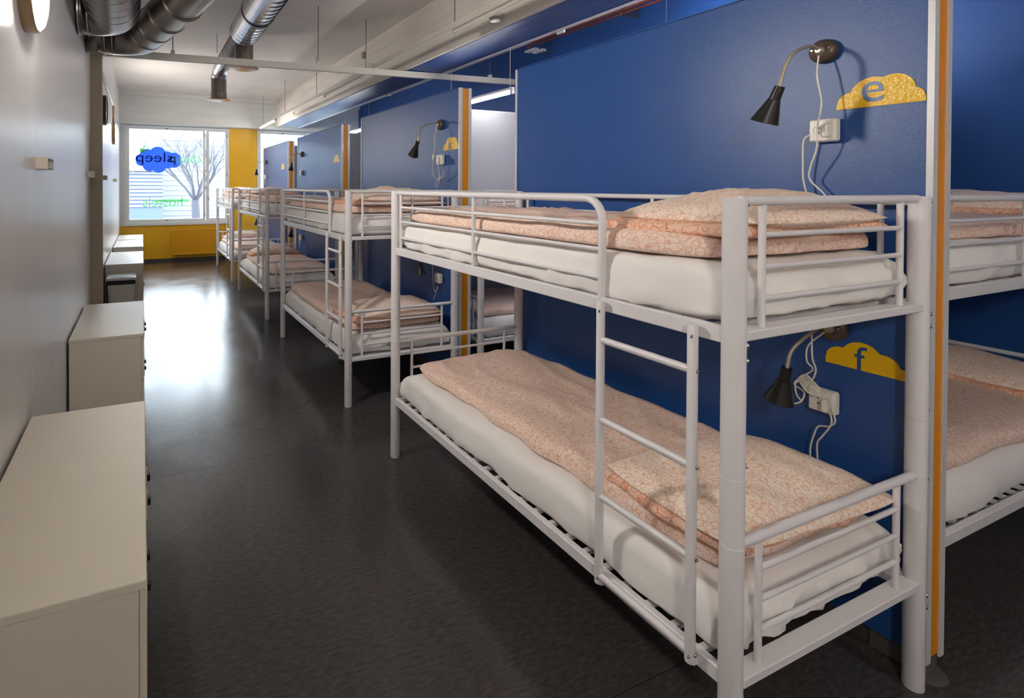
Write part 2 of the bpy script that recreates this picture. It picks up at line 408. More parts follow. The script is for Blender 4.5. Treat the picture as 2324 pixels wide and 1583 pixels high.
for (a, b), lab in zip(PY, ('blue partition with yellow edge carrying the letter e cloud', 'blue partition with yellow edge carrying the letter k cloud',
                            'third blue partition from the camera with yellow edge', 'farthest blue partition with yellow edge by the second window')):
    partition(a, b, lab)
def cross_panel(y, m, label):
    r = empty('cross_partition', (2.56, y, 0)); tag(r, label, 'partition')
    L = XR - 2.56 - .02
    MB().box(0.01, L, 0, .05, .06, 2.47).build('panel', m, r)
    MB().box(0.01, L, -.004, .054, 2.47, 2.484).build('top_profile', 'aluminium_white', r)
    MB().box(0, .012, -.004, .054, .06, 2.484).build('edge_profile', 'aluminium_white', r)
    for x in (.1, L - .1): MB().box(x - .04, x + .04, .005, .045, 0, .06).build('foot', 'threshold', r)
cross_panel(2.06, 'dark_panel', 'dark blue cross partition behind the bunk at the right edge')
cross_panel(4.80, 'grey_panel', 'pale grey cross partition seen through the gap past the first blue partition')
cross_panel(7.62, 'grey_panel', 'pale grey cross partition seen in the gap before the third blue partition')
cross_panel(10.42, 'grey_panel', 'pale grey cross partition in the farthest gap near the second window')

# ------------------------------------------------------------------ bunk bed
BW, BL, BH = .93, 2.03, 1.631
def make_bunk():
    root = empty('bunk_bed')
    pr = .0285
    prof = [(pr - .002, 0), (pr, .004)]
    for z in (.72, .90): prof += [(pr, z - .003), (pr - .0018, z - .002), (pr - .0018, z + .002), (pr, z + .003)]
    prof += [(pr, BH - .003), (pr - .003, BH)]
    pm = MB().lathe(prof, n=24).mesh('post', True)
    bolt = MB().lathe([(.0085, 0), (.0085, .003), (.006, .006), (.003, .0065), (.003, .004)], (0, 0, 0), (0, -1, 0), n=12).mesh('bolt', True)
    for ix, px in enumerate((0, BW)):
        for iy, py in enumerate((0, BL)):
            p = put('post', pm, 'white_metal', root, (px, py, 0))
            sg = 1 if iy == 0 else -1
            for z in (1.245, 1.205, .93, .70, .315, .277):
                sc = 1 if z in (1.245, 1.205, .315, .277) else .7
                b = put('bolt', bolt, 'bolt_steel', p, (pr * .72, -sg * pr * .68, z)); b.rotation_euler.z = .6 if sg > 0 else math.pi - .6; b.scale = (sc, sc, sc)
            MB().lathe([(.004, 0), (.004, .0015)], (pr * .62, -sg * pr * .79, BH - .02), (.6, -sg * .8, 0), n=8).build('screw_hole', 'black_plastic', p)
    for z0, z1 in ((.328, .372), (1.244, 1.288)):
        for px in (0, BW):
            s = 1 if px == 0 else -1
            xa, xb = sorted((px - s * .012, px + s * .014)); xc, xd = sorted((px + s * .014, px + s * .045))
            r = MB().box(xa, xb, .02, BL - .02, z0, z1, .003).build('side_rail', 'white_metal', root)
            MB().box(xc, xd, .03, BL - .03, z0 + .004, z0 + .010).build('slat_ledge', 'white_metal', r)
        for py in (0, BL):
            s = 1 if py == 0 else -1
            ya, yb = sorted((py - s * .022, py + s * .028))
            MB().box(.022, BW - .022, ya, yb, z0 + .012, z1 - .006, .003).build('end_rail', 'white_metal', root)
        sm = MB().box(.03, BW - .03, -.011, .011, 0, .016, .002).mesh('slat')
        for i in range(22): put('slat', sm, 'white_metal', root, (0, .10 + i * .0871, z0 + .012))
    # end frames
    for base, zt, zb in ((1.288, 1.622, (1.53, 1.443, 1.357)), (.366, .711, (.622, .536, .452))):
        for py in (0, BL):
            e = MB().tube([(.02, py, zt), (BW - .02, py, zt)], .0135, 12).build('end_top_tube', 'white_metal', root, True)
            for x in (.113, .812): MB().tube([(x, py, zt), (x, py, base - .012)], .0095, 10).build('upright', 'white_metal', e, True)
            for z in zb: MB().tube([(.113, py, z), (.812, py, z)], .008, 10).build('bar', 'white_metal', e, True)
    # front guard rail
    y1 = .437; R = .075
    path = [(0, BL - .02, 1.620)] + [(0, y1 + R + .02 * 0, 1.620)]
    for k in range(1, 9):
        a = math.pi / 2 * k / 8; path.append((0, y1 + R - R * math.sin(a), 1.620 - R + R * math.cos(a)))
    path.append((0, y1, 1.28))
    g = MB().tube(path, .0135, 12).build('guard_rail', 'white_metal', root, True)
    for y in (1.96, 1.197): MB().tube([(0, y, 1.62), (0, y, 1.28)], .010, 10).build('upright', 'white_metal', g, True)
    for z in (1.535, 1.448, 1.352): MB().tube([(0, y1, z), (0, 1.96, z)], .008, 10).build('bar', 'white_metal', g, True)
    # rear guard rail
    g = MB().tube([(BW, .02, 1.612), (BW, BL - .02, 1.612)], .0125, 12).build('rear_guard_rail', 'white_metal', root, True)
    for y in (.10, 1.0, 1.94): MB().tube([(BW, y, 1.61), (BW, y, 1.28)], .0095, 10).build('upright', 'white_metal', g, True)
    for z in (1.522, 1.43): MB().tube([(BW, .10, z), (BW, 1.94, z)], .0075, 10).build('bar', 'white_metal', g, True)
    # ladder
    ld = MB()
    l = None
    for y in (.09, .411):
        st = MB().lathe([(.013, .343), (.0138, .347), (.0138, 1.276), (.012, 1.28)], (-.032, y, 0), n=14).build('ladder_stile', 'white_metal', root, True)
        for z in (.365, 1.25): put('bolt', bolt, 'bolt_steel', st, (-.044, y - .005, z)).scale = (.6, .6, .6)
        if y < .2:
            for z in (1.154, .889, .634, .37): 
                b = put('bolt', bolt, 'bolt_steel', st, (-.030, y - .0135, z)); b.scale = (.7, .7, .7)
        MB().box(-.03, -.01, y - .010, y + .010, .335, .36, .002).build('hook', 'white_metal', st)
    for z in (1.154, .889, .634, .37): MB().tube([(-.032, .09, z), (-.032, .411, z)], .0115, 12).build('rung', 'white_metal', root, True)
    return root
BEDS = [(1.43, .913, 0, 'nearest white metal bunk bed with ladder, under the letter e cloud'),
        (1.428, 3.753, 0, 'second white metal bunk bed from the camera, under the letter k cloud'),
        (1.436, 6.631, 0, 'third white metal bunk bed from the camera along the aisle'),
        (1.455, 9.539, 0, 'farthest white metal bunk bed beside the yellow pier'),
        (4.60, .985, math.pi / 2, 'white metal bunk bed crossing behind the first partition at the right edge'),
        (4.66, 3.77, math.pi / 2, 'white metal bunk bed seen through the gap past the first partition'),
        (4.66, 6.62, math.pi / 2, 'white metal bunk bed seen in the gap before the third partition')]
proto = make_bunk()
for i, (x, y, rz, lab) in enumerate(BEDS):
    b = proto if i == 0 else copy_tree(proto)
    b.location = (x, y, 0); b.rotation_euler.z = rz
    tag(b, lab, 'bunk bed', 'white metal bunk beds')

# ------------------------------------------------------------------ bedding
def nz(x, y, z=0): return noise.noise(Vector((x, y, z)))
def soft(nx, ny, hx, hy, ztop, zbot, pw=10, seed=0, wave=0, topf=None, botf=None, q=.5):
    """closed soft slab centred on the origin; ztop/zbot are the offsets of its crown and base from the seam (z = 0)"""
    mb = MB(); vs = []; fs = []
    def prof(u, v): return (max(0, 1 - abs(u) ** pw) * max(0, 1 - abs(v) ** pw)) ** q
    us = [math.sin(math.pi / 2 * (-1 + 2 * i / nx)) for i in range(nx + 1)]; ws = [math.sin(math.pi / 2 * (-1 + 2 * j / ny)) for j in range(ny + 1)]
    def pos(u, v, k):
        wx = wave * nz(v * hy * 5, u * 2 + seed, 1.3); wy = wave * nz(u * hx * 5, v * 2 + seed, 7.1)
        x = u * (hx + wx); y = v * (hy + wy); p = prof(u, v)
        z = (ztop + (topf(x, y, u, v) if topf else 0)) * p if k else (zbot + (botf(x, y, u, v) if botf else 0)) * p
        return (x, y, z)
    idx = {}
    for k in (1, 0):
        for j, v in enumerate(ws):
            for i, u in enumerate(us):
                edge = i in (0, nx) or j in (0, ny)
                if k == 0 and edge: idx[(0, i, j)] = idx[(1, i, j)]; continue
                idx[(k, i, j)] = len(vs); vs.append(pos(u, v, k))
    for j in range(ny):
        for i in range(nx):
            fs.append((idx[(1, i, j)], idx[(1, i + 1, j)], idx[(1, i + 1, j + 1)], idx[(1, i, j + 1)]))
            fs.append((idx[(0, i, j)], idx[(0, i, j + 1)], idx[(0, i + 1, j + 1)], idx[(0, i + 1, j)]))
    return mb.add(vs, fs)
def ridge(x): return 1 - abs(x) * 2
def wrinkle(seed, a1, a2, ax=2.2, ay=5):
    def f(x, y, u, v):
        w = nz(x * 1.5 + seed, y * 1.5, seed)
        return a1 * nz(x * ax * 2 + seed, y * ay + w * 2, 2.2) + a2 * max(0, ridge(nz(x * ax * 3 + w * 2.5 + seed, y * ay * .7 + w * 2, 5.5))) ** 3
    return f
def mattress_mesh(seed, hi=True):
    nx, ny = (34, 64) if hi else (20, 36)
    def bf(x, y, u, v): return .010 * nz(x * 5 + seed, y * 6, 3)
    mb = soft(nx, ny, .444, .984, .105, -.070, 16, seed, .016, wrinkle(seed, .007, .006, 4, 4), bf, .24)
    # sheet drapes: ruffle the sides
    out = []
    for (x, y, z) in mb.v:
        s = max(abs(x) / .446, abs(y) / .986)
        if s > .93:
            k = (s - .93) / .07; n1 = nz(x * 9 + seed, y * 9 + z * 12, z * 16 + seed) * .016 * k
            fold = max(0, ridge(nz(x * 6 + seed + z * 22, y * 6 + z * 22, seed))) ** 3 * .024 * k * (1 if z < .05 else .35)
            if abs(x) / .44 > abs(y) / .975: x += math.copysign(n1 + fold, x)
            else: y += math.copysign(n1 + fold, y)
        out.append((x, y, z))
    mb.v = out
    return mb.mesh('mattress', 'all')
def duvet_mesh(seed, hx, hy, top=.06, hi=True, a1=.016, a2=.013):
    nx, ny = (40, 80) if hi else (24, 40)
    mb = soft(nx, ny, hx, hy, top, -.022, 10, seed, .03, wrinkle(seed, a1, a2, 2.4, 2.6), lambda x, y, u, v: .004 * nz(x * 6, y * 6, seed), .28)
    mb.v = [(x * (1 - .07 * min(1, abs(y / hy)) ** 14), y * (1 - .03 * min(1, abs(x / hx)) ** 10), z) for x, y, z in mb.v]
    return mb.mesh('duvet', 'all')
def pillow_mesh(seed, hx=.36, hy=.24, top=.105, bot=-.05, hi=True):
    nx, ny = (40, 30) if hi else (20, 16)
    def tf(x, y, u, v): return .014 * nz(x * 6 + seed, y * 6, seed) + .010 * max(0, ridge(nz(x * 9 + seed, y * 9, 4))) ** 3
    mb = soft(nx, ny, hx, hy, top, bot, 2.15, seed, .012, tf, None, .6)
    out = []
    for (x, y, z) in mb.v:
        u, v = x / hx, y / hy
        x *= 1 - .05 * abs(v) ** 4; y *= 1 - .06 * abs(u) ** 4
        out.append((x, y, z))
    mb.v = out
    return mb.mesh('pillow', 'all')
MATT = [mattress_mesh(s, s < 30) for s in (11, 23, 37)]
ORD = ('nearest', 'second', 'third', 'farthest', 'right edge', 'first gap', 'third gap')
WHERE = {0: 'nearest bed', 1: 'second bed', 2: 'third bed', 3: 'farthest bed', 4: 'bed at the right edge', 5: 'bed behind the first gap', 6: 'bed behind the second gap'}
def place(o, bi, lx, ly, z, rz=0):
    x, y, r, _ = BEDS[bi]
    o.location = (x + lx * math.cos(r) - ly * math.sin(r), y + lx * math.sin(r) + ly * math.cos(r), z); o.rotation_euler.z = r + rz
duv_small = [duvet_mesh(s, .42, .93, .055, False) for s in (61, 67, 71)]
pil_small = [pillow_mesh(s, top=.085, hi=False) for s in (81, 83)]
for bi in range(7):
    for lev, zb, nm in ((0, .372, 'lower'), (1, 1.288, 'upper')):
        zm = zb + .055
        far_head = bi in (2, 3)
        m = put('mattress', MATT[(bi * 2 + lev) % 2 if bi < 2 else 2], 'sheet')
        place(m, bi, BW / 2, BL / 2, zm, math.pi if bi % 2 else 0)
        tag(m, 'white sheeted mattress on the %s bunk of the %s' % (nm, WHERE[bi]), 'mattress', 'mattresses')
        top = zm + .105
        if bi == 0:
            dm = duvet_mesh(5, .43, .955, .062) if lev else duvet_mesh(9, .395, .94, .055)
            lx = BW / 2 - .002 if lev else BW / 2 + .03
        elif bi == 1:
            dm = duvet_mesh(15 + lev, .425, .94, .055); lx = BW / 2
        else:
            dm = duv_small[(bi + lev) % 3]; lx = BW / 2 + .01
        if bi == 3 and lev == 0: mt = 'sheet'
        else: mt = 'peach_print'
        d = put('duvet', dm, mt)
        place(d, bi, lx, BL / 2 + (.02 if not far_head else -.02), top + .020)
        tag(d, ('white duvet' if mt == 'sheet' else 'peach ring patterned duvet') + ' spread over the %s bunk of the %s' % (nm, WHERE[bi]), 'duvet', 'duvets')
        # folded second layer under the pillow
        ly = BL - .30 if far_head else .28
        fo = put('folded_end', soft(24, 20, .40, .23, .03, -.016, 8, bi + lev, .04, wrinkle(bi + lev + .5, .006, .006, 3, 4), None, .3).mesh('folded_end', 'all'), 'peach_fold' if mt != 'sheet' else 'sheet', d)
        fo.location = (0, (ly - BL / 2) * 1.0 + (-.02 if not far_head else .02), .058)
        pm = (pillow_mesh(31 + lev, .385, .255, .088 if lev else .078, -.05) if bi == 0 else pillow_mesh(41 + lev, .37, .25, .095) if bi == 1 else pil_small[(bi + lev) % 2])
        p = put('pillow', pm, 'peach_pillow')
        place(p, bi, BW / 2 + .02, ly - (.01 if not far_head else -.01), top + .020 + .058 + .033, (.05 if lev else -.06) + (math.pi if far_head else 0))
        tag(p, 'peach patterned pillow on the %s bunk of the %s' % (nm, WHERE[bi]), 'pillow', 'pillows')

# ------------------------------------------------------------------ reading lamps, sockets, clouds
def reading_lamp(by, bz, neck, tip, cable, label, mess=False, switch=None):
    bx = PX0
    r = empty('reading_lamp', (bx, by, bz)); tag(r, label, 'lamp', 'reading lamps')
    def V(p): return Vector(p) - Vector((bx, by, bz))
    MB().lathe([(.046, 0), (.046, .008), (.043, .022), (.036, .03), (.012, .034)], (0, 0, 0), (-1, 0, 0), 28).build('base', 'lamp_bronze', r, True)
    cp = MB().lathe([(.016, .03), (.015, .04), (.009, .05)], (0, 0, 0), (-1, 0, 0), 16).build('cap', 'gooseneck', r, True)
    for sy in (-.028, .028): MB().lathe([(.005, .026), (.004, .033)], (0, sy, .006), (-1, 0, 0), 8).build('screw', 'bolt_steel', r, True)
    n = V(neck); t = V(tip); ax = (t - n).normalized()
    arm = spline([(-.03, 0, 0), (-.09, 0, .012), Vector((-.17, 0, -.01)) + n * .12, n * .93 + Vector((0, 0, .045)), n + ax * .012], 8)
    MB().tube(arm, .0065, 10).build('gooseneck', 'gooseneck', r, True)
    Ls = (t - n).length
    MB().lathe([(.010, 0), (.0165, .001), (.0185, Ls * .36), (.021, Ls * .37), (.022, Ls * .42), (.046, Ls), (.044, Ls), (.020, Ls * .45)], n, ax, 28, cap=False).build('shade', 'lamp_black', r, True)
    MB().lathe([(.001, Ls * .5), (.016, Ls * .55), (.022, Ls * .75), (.016, Ls * .9), (.001, Ls * .95)], n, ax, 14).build('bulb', 'diffuser_off', r, True)
    c = MB().tube(spline([V(p) for p in cable], 6), .0028, 6).build('cable', 'cable_white', r, True)
    if switch:
        a, b = V(switch[0]), V(switch[1])
        MB().tube([a, a.lerp(b, .2), a.lerp(b, .8), b], .008, 8, radii=[.004, .009, .009, .004]).build('switch', 'socket_white', c, True)
    return r
mat('diffuser_off', srgb(230, 226, 216), .4)
def socket(y, z, label, plug=True, tilt=0):
    r = empty('wall_socket', (PX0, y, z)); tag(r, label, 'socket', 'wall sockets'); r.rotation_euler.x = tilt
    MB().box(-.034, 0, -.043, .043, -.043, .043, .006).build('housing', 'socket_white', r)
    MB().box(-.040, -.034, -.040, .040, -.040, .040, .004).build('face_plate', 'socket_white', r)
    MB().lathe([(.021, .0395), (.0205, .042), (.0185, .042), (.0175, .0402), (.002, .0402)], (0, .008, 0), (-1, 0, 0), 24).build('outlet', 'socket_white', r, True)
    for dz in (-.0095, .0095): MB().lathe([(.003, .0401), (.003, .0412)], (0, .008, dz), (-1, 0, 0), 8).build('pin_hole', 'socket_dark', r)
    if plug: MB().box(-.072, -.038, -.034, -.012, -.03, .02, .006).build('plug', 'socket_white', r)
    return r
def cloud(y0, w, z0, h, letter, label, circles, ltr=None, slope=0, size=.15):
    """yellow vinyl cloud on the partition; y0 = left end seen from the aisle"""
    r = empty('cloud_sticker', (PX0, y0, z0)); tag(r, label, 'sticker', 'cloud letter stickers')
    def pl(s, hh, d): return (-.0005 + .006 - d - .0, -s, hh)
    cols = []
    for i in range(61):
        s = w * i / 60; hi = max([cz * h + math.sqrt(max(0, (rr * w) ** 2 - (s - cx * w) ** 2)) for cx, cz, rr in circles if abs(s - cx * w) <= rr * w] + [.002])
        lo = slope * s
        cols.append((s, lo, max(hi, .002) + lo))
    MB().strip(cols, .002, pl).build('cloud', 'decal_yellow', r)
    if letter:
        me = text_mesh(letter, size, .001)
        for v in me.vertices: v.co = (.0028 - v.co.z, -(ltr[0]) - v.co.x, v.co.y + ltr[1])
        put('letter', me, 'decal_blue', r)
    return r
CE = [(.20, .10, .20), (.43, .35, .27), (.66, .42, .24), (.86, .15, .14)]
CF = [(.19, .22, .19), (.45, .40, .25), (.70, .22, .21), (.89, .10, .12)]
cloud(1.172, .25, 1.951, .11, 'e', 'yellow cloud sticker with the letter e above the nearest upper bunk', CE, (.108, .018), 0, .155)
cloud(1.197, .245, .992, .10, 'f', 'yellow cloud sticker with the letter f above the nearest lower bunk', CF, (.105, .0), 0, .125)
cloud(4.03, .25, 1.975, .11, 'k', 'yellow cloud sticker with the letter k on the second partition', CE, (.115, .005), 0, .13)
cloud(6.94, .25, 1.985, .11, None, 'small cloud sticker on the third partition', CE)
cloud(9.93, .25, 1.985, .11, None, 'small cloud sticker on the farthest partition', CE)

xw = PX0 - .05
reading_lamp(1.209, 2.18, (2.16, 1.222, 2.031), (2.155, 1.272, 1.903),
    [(2.37, 1.209, 2.16), (2.345, 1.20, 2.08), (2.345, 1.185, 1.98), (2.335, 1.19, 1.90), (2.335, 1.192, 1.85), (2.345, 1.20, 1.80), (2.36, 1.225, 1.74), (2.375, 1.235, 1.69), (2.385, 1.19, 1.63), (2.39, 1.16, 1.55)],
    'black gooseneck reading lamp beside the letter e cloud')
socket(1.198, 1.876, 'white wall socket with plug above the nearest upper bunk')
tag(MB().tube(spline([(2.372, 1.235, 1.862), (2.36, 1.25, 1.84), (2.372, 1.258, 1.76), (2.38, 1.26, 1.69), (2.385, 1.25, 1.63), (2.39, 1.24, 1.55)], 6), .003, 6).build('charger_cable', 'cable_white', None, True), 'white charger cable hanging from the socket above the nearest upper bunk', 'cable')
reading_lamp(1.168, 1.128, (2.16, 1.188, 1.005), (2.16, 1.215, .872),
    [(2.37, 1.178, 1.115), (2.33, 1.21, 1.06), (2.33, 1.215, 1.00), (2.34, 1.20, .97), (2.33, 1.235, .93), (2.32, 1.25, .90), (2.335, 1.225, .875), (2.33, 1.235, .835), (2.31, 1.265, .82), (2.29, 1.285, .815), (2.285, 1.287, .84)],
    'black gooseneck reading lamp beside the letter f cloud under the upper bunk')
socket(1.19, .848, 'white wall socket with tangled cables above the nearest lower bunk')
def tangle():
    P = [(2.34, 1.205, 1.12), (2.335, 1.20, 1.02), (2.33, 1.185, .975), (2.335, 1.20, .93), (2.33, 1.225, .91), (2.325, 1.235, .93), (2.33, 1.215, .945), (2.335, 1.195, .92), (2.335, 1.18, .88)]
    r = tag(MB().tube(spline(P, 8), .003, 6).build('charger_cable', 'cable_white', None, True), 'tangled white cable looped round the socket by the letter f cloud', 'cable')
    Q = [(2.33, 1.235, .92), (2.325, 1.25, .90), (2.33, 1.248, .86), (2.335, 1.235, .84)]
    MB().tube(spline(Q, 8), .003, 6).build('loop', 'cable_white', r, True)
    for k in range(4):
        o = .006 * k
        MB().tube(spline([(2.335 - o, 1.245 - o, .925), (2.322 - o * .5, 1.215, .94 - o), (2.33, 1.19 + o, .925 - o), (2.34, 1.175, .90 - o), (2.33 - o, 1.2, .905 - o), (2.325, 1.235, .912)], 6), .0028, 6).build('loop', 'cable_white', r, True)
    tag(MB().tube(spline([(2.368, 1.152, .84), (2.36, 1.142, .82), (2.365, 1.14, .79), (2.37, 1.16, .765), (2.37, 1.195, .75), (2.372, 1.21, .71), (2.375, 1.222, .66), (2.38, 1.225, .60)], 8), .003, 6).build('charger_cable', 'cable_white', None, True), 'thin white cable falling from the lower socket behind the nearest lower pillow', 'cable')
    tag(MB().tube(spline([(2.366, 1.155, .815), (2.36, 1.148, .79), (2.362, 1.155, .765), (2.368, 1.18, .72), (2.374, 1.20, .68), (2.38, 1.20, .60)], 8), .003, 6).build('charger_cable', 'cable_white', None, True), 'second white cable falling behind the nearest lower pillow', 'cable')
tangle()
reading_lamp(4.062, 2.203, (2.16, 4.02, 2.05), (2.155, 4.10, 1.93),
    [(2.37, 4.06, 2.19), (2.34, 4.05, 2.10), (2.35, 4.06, 2.02), (2.35, 4.09, 1.93), (2.37, 4.14, 1.83), (2.385, 4.16, 1.78), (2.38, 4.10, 1.735), (2.37, 4.02, 1.735), (2.36, 3.93, 1.79), (2.37, 3.95, 1.75), (2.37, 4.03, 1.725), (2.37, 4.09, 1.69), (2.37, 4.06, 1.66), (2.37, 4.03, 1.70), (2.375, 4.03, 1.76), (2.37, 4.045, 1.85), (2.36, 4.06, 1.885)],
    'black gooseneck reading lamp beside the letter k cloud', switch=((2.35, 4.085, 1.945), (2.352, 4.105, 1.90)))
socket(4.04, 1.895, 'white wall socket beside the letter k cloud')
reading_lamp(4.062, 1.13, (2.16, 3.975, 1.02), (2.16, 3.965, .92),
    [(2.37, 4.06, 1.12), (2.35, 4.08, 1.03), (2.36, 4.11, .93), (2.37, 4.12, .82), (2.375, 4.10, .74), (2.37, 4.04, .77), (2.36, 4.03, .80), (2.37, 4.06, .75), (2.375, 4.09, .71), (2.375, 4.12, .66)],
    'black gooseneck reading lamp over the lower bunk of the second bed', switch=((2.35, 4.085, 1.02), (2.352, 4.095, .97)))
socket(4.06, .86, 'white wall socket over the lower bunk of the second bed', False)
for by, hz, dy, which in ((8.469, 2.19, -.12, 'third'), (11.22, 2.176, -.04, 'farthest')):
    for z, lv in ((hz, 'upper'), (1.13, 'lower')):
        reading_lamp(by, z, (2.20, by + dy, z - .15), (2.19, by + dy + .02, z - .27),
            [(2.37, by, z - .02), (2.36, by - .01, z - .12), (2.36, by + .01, z - .24), (2.375, by + .04, z - .36), (2.38, by + .01, z - .46), (2.37, by - .05, z - .40), (2.36, by - .01, z - .32)],
            'black gooseneck reading lamp over the %s bunk of the %s bed' % (lv, which))
        socket(by, z - .305, 'white wall socket over the %s bunk of the %s bed' % (lv, which), False)

# ------------------------------------------------------------------ cabinets along the left wall
def cabinet(y0, y1, label, top='cabinet'):
    D = .425; H = .674; L = y1 - y0
    r = empty('low_cabinet', (-.435, y0, 0)); tag(r, label, 'cabinet', 'low cabinets along the left wall')
    MB().box(0, D, 0, .02, .03, H - .022, .001).box(0, D, L - .02, L, .03, H - .022, .001).box(0, .012, .02, L - .02, .06, H - .022).box(.012, D, .02, L - .02, .06, .078).build('carcass', 'cabinet', r)
    MB().box(-.002, D + .018, -.003, L + .003, H - .022, H, .002).build('top_board', 'cabinet', r)
    MB().box(.03, D - .04, .02, L - .02, 0, .06).build('plinth', 'baseboard_grey', r)
    n = 2; w = (L - .012) / n
    for i in range(n):
        a = .006 + i * w
        for z0, z1 in ((.065, .355), (.36, H - .026)):
            d = MB().box(D + .001, D + .019, a + .002, a + w - .002, z0, z1, .0015).build('door', 'cabinet', r)
            yk = a + w - .08 if i == 0 else a + .08
            MB().box(D + .019, D + .034, yk - .012, yk + .012, z1 - .075, z1 - .05, .002).build('latch', 'black_plastic', d)
            MB().box(D + .019, D + .023, yk - .02, yk + .02, z1 - .12, z1 - .03, .001).build('latch_plate', 'cabinet', d)
    return r
for (a, b), lab in zip([(1.435, 2.64), (3.865, 4.97), (7.42, 8.80), (9.50, 10.72), (10.82, 11.85)],
        ('nearest low cream cabinet in the left foreground', 'second low cream cabinet from the camera', 'low cream cabinet behind the white waste bin', 'fourth low cream cabinet towards the window', 'farthest low cream cabinet next to the yellow parapet')):
    cabinet(a, b, lab)
def bin_():
    r = empty('waste_bin', (-.235, 7.14, 0)); tag(r, 'white square waste bin with flat lid standing before the third cabinet', 'waste bin')
    def ring(w, d, z): return [(-w, -d, z), (w, -d, z), (w, d, z), (-w, d, z)]
    mb = MB(); vs = ring(.115, .12, 0) + ring(.148, .155, .49) + ring(.14, .147, .49) + ring(.108, .112, .01)
    fs = [(3, 2, 1, 0)] + [(a * 4 + i, a * 4 + (i + 1) % 4, a * 4 + 4 + (i + 1) % 4, a * 4 + 4 + i) for a in range(3) for i in range(4)] + [(12, 13, 14, 15)]
    mb.add(vs, fs).build('bucket', 'trash_white', r)
    MB().box(-.158, .156, -.165, .165, .485, .535, .01).build('bin_liner', 'black_plastic', r)
    l = MB().box(-.165, .163, -.172, .172, .535, .57, .008).build('lid', 'trash_lid', r)
    MB().box(-.12, .12, -.12, .12, .568, .576, .004).build('flap', 'trash_lid', l)
    MB().box(-.17, -.16, -.05, .05, .1, .5, .003).build('bracket', 'baseboard_grey', r)
bin_()

# ------------------------------------------------------------------ left wall fittings
def wall_lamp(y, z, label):
    r = empty('wall_lamp', (XL, y, z)); tag(r, label, 'lamp', 'round wall lamps')
    MB().lathe([(.172, 0), (.172, .045), (.166, .05), (.160, .05), (.160, .03), (.02, .03)], (0, 0, 0), (1, 0, 0), 48).build('rim', 'lamp_rim', r, True)
    MB().lathe([(.159, .032), (.158, .052), (.145, .064), (.11, .074), (.05, .08), (.005, .081)], (0, 0, 0), (1, 0, 0), 48).build('diffuser', 'diffuser', r, True)
wall_lamp(2.60, 2.47, 'round lit wall lamp with metal rim at the top left corner')
wall_lamp(9.60, 2.51, 'round lit wall lamp beyond the post near the window')
wall_lamp(-1.2, 2.47, 'round lit wall lamp added behind the viewpoint as fill light')  # unseen extra lamp, added as fill for the near end
def rack(y, label):
    r = empty('hook_rack', (XL, y, 1.735)); tag(r, label, 'hook rack', 'small hook racks on the left wall')
    W, D, H = .17, .05, .055
    MB().box(0, .006, 0, W, 0, H).box(.006, D, 0, W, H - .006, H).box(.006, D, 0, .006, 0, H - .006).box(.006, D, W - .006, W, 0, H - .006).build('housing', 'cabinet', r)
    for i in range(4):
        y0 = .03 + i * .035
        MB().box(.006, D, y0, y0 + .012, .006, .012).box(D - .006, D, y0, y0 + .012, .012, .036).build('hook', 'cabinet', r)
rack(2.83, 'small cream hook rack on the wall under the near wall lamp'); rack(5.30, 'small cream hook rack on the wall beside the grey post')
rack(7.22, 'small hook rack just beyond the grey post'); rack(9.88, 'small hook rack on the wall nearest the window')
def clock():
    r = empty('wall_clock', (XL, 7.22, 2.58)); tag(r, 'dark round wall clock half hidden by the grey post', 'clock')
    MB().lathe([(.18, 0), (.18, .05), (.165, .055), (.165, .045)], (0, 0, 0), (1, 0, 0), 36, cap=False).build('case', 'clock_dark', r, True)
    MB().lathe([(.166, .03), (.166, .044)], (0, 0, 0), (1, 0, 0), 36).build('dial', 'socket_white', r)
    MB().box(.046, .049, -.006, .006, -.02, .10).box(.046, .049, -.02, .12, -.005, .005).build('hands', 'black_plastic', r)
clock()
c = MB().box(XL + .002, XL + .03, 5.71, 9.62, 2.965, 3.0, .003).build('cable_trunking', 'rail_grey'); tag(c, 'narrow cable trunking along the upper left wall feeding the far wall lamp', 'trunking')
MB().box(XL + .002, XL + .03, 9.59, 9.62, 2.68, 2.966, .003).build('drop_duct', 'lamp_rim', c)

# ------------------------------------------------------------------ radiator
def radiator():
    x0, x1, z0, z1 = .60, 1.80, .14, .71
    r = empty('radiator', ((x0 + x1) / 2, YW - .12, z0)); tag(r, 'yellow painted panel radiator under the window', 'radiator')
    w = (x1 - x0) / 2; h = z1 - z0
    MB().box(-w, w, -.02, .02, .02, h - .02).build('panel', 'radiator_yellow', r)
    MB().box(-w - .005, w + .005, -.035, .04, h - .03, h, .006).build('top_grille', 'radiator_yellow', r)
    MB().box(-w - .005, w + .005, -.03, .03, 0, .035, .006).build('bottom_channel', 'radiator_yellow', r)
    rm = MB().box(-.012, .012, -.033, -.02, .045, h - .04, .005).mesh('rib')
    for i in range(27): put('rib', rm, 'radiator_yellow', r, (-w + .03 + i * (2 * w - .06) / 26, 0, 0))
    for x in (-w, w): MB().box(x - .006, x + .006, -.03, .035, .02, h - .02, .002).build('side_cover', 'radiator_yellow', r)
    for x in (-w * .6, w * .6): MB().box(x - .02, x + .02, .02, .115, .1, h - .1).build('bracket', 'radiator_yellow', r)
    MB().tube([(w - .03, 0, .02), (w - .03, 0, -.138)], .01, 8).build('pipe', 'radiator_yellow', r, True)
radiator()

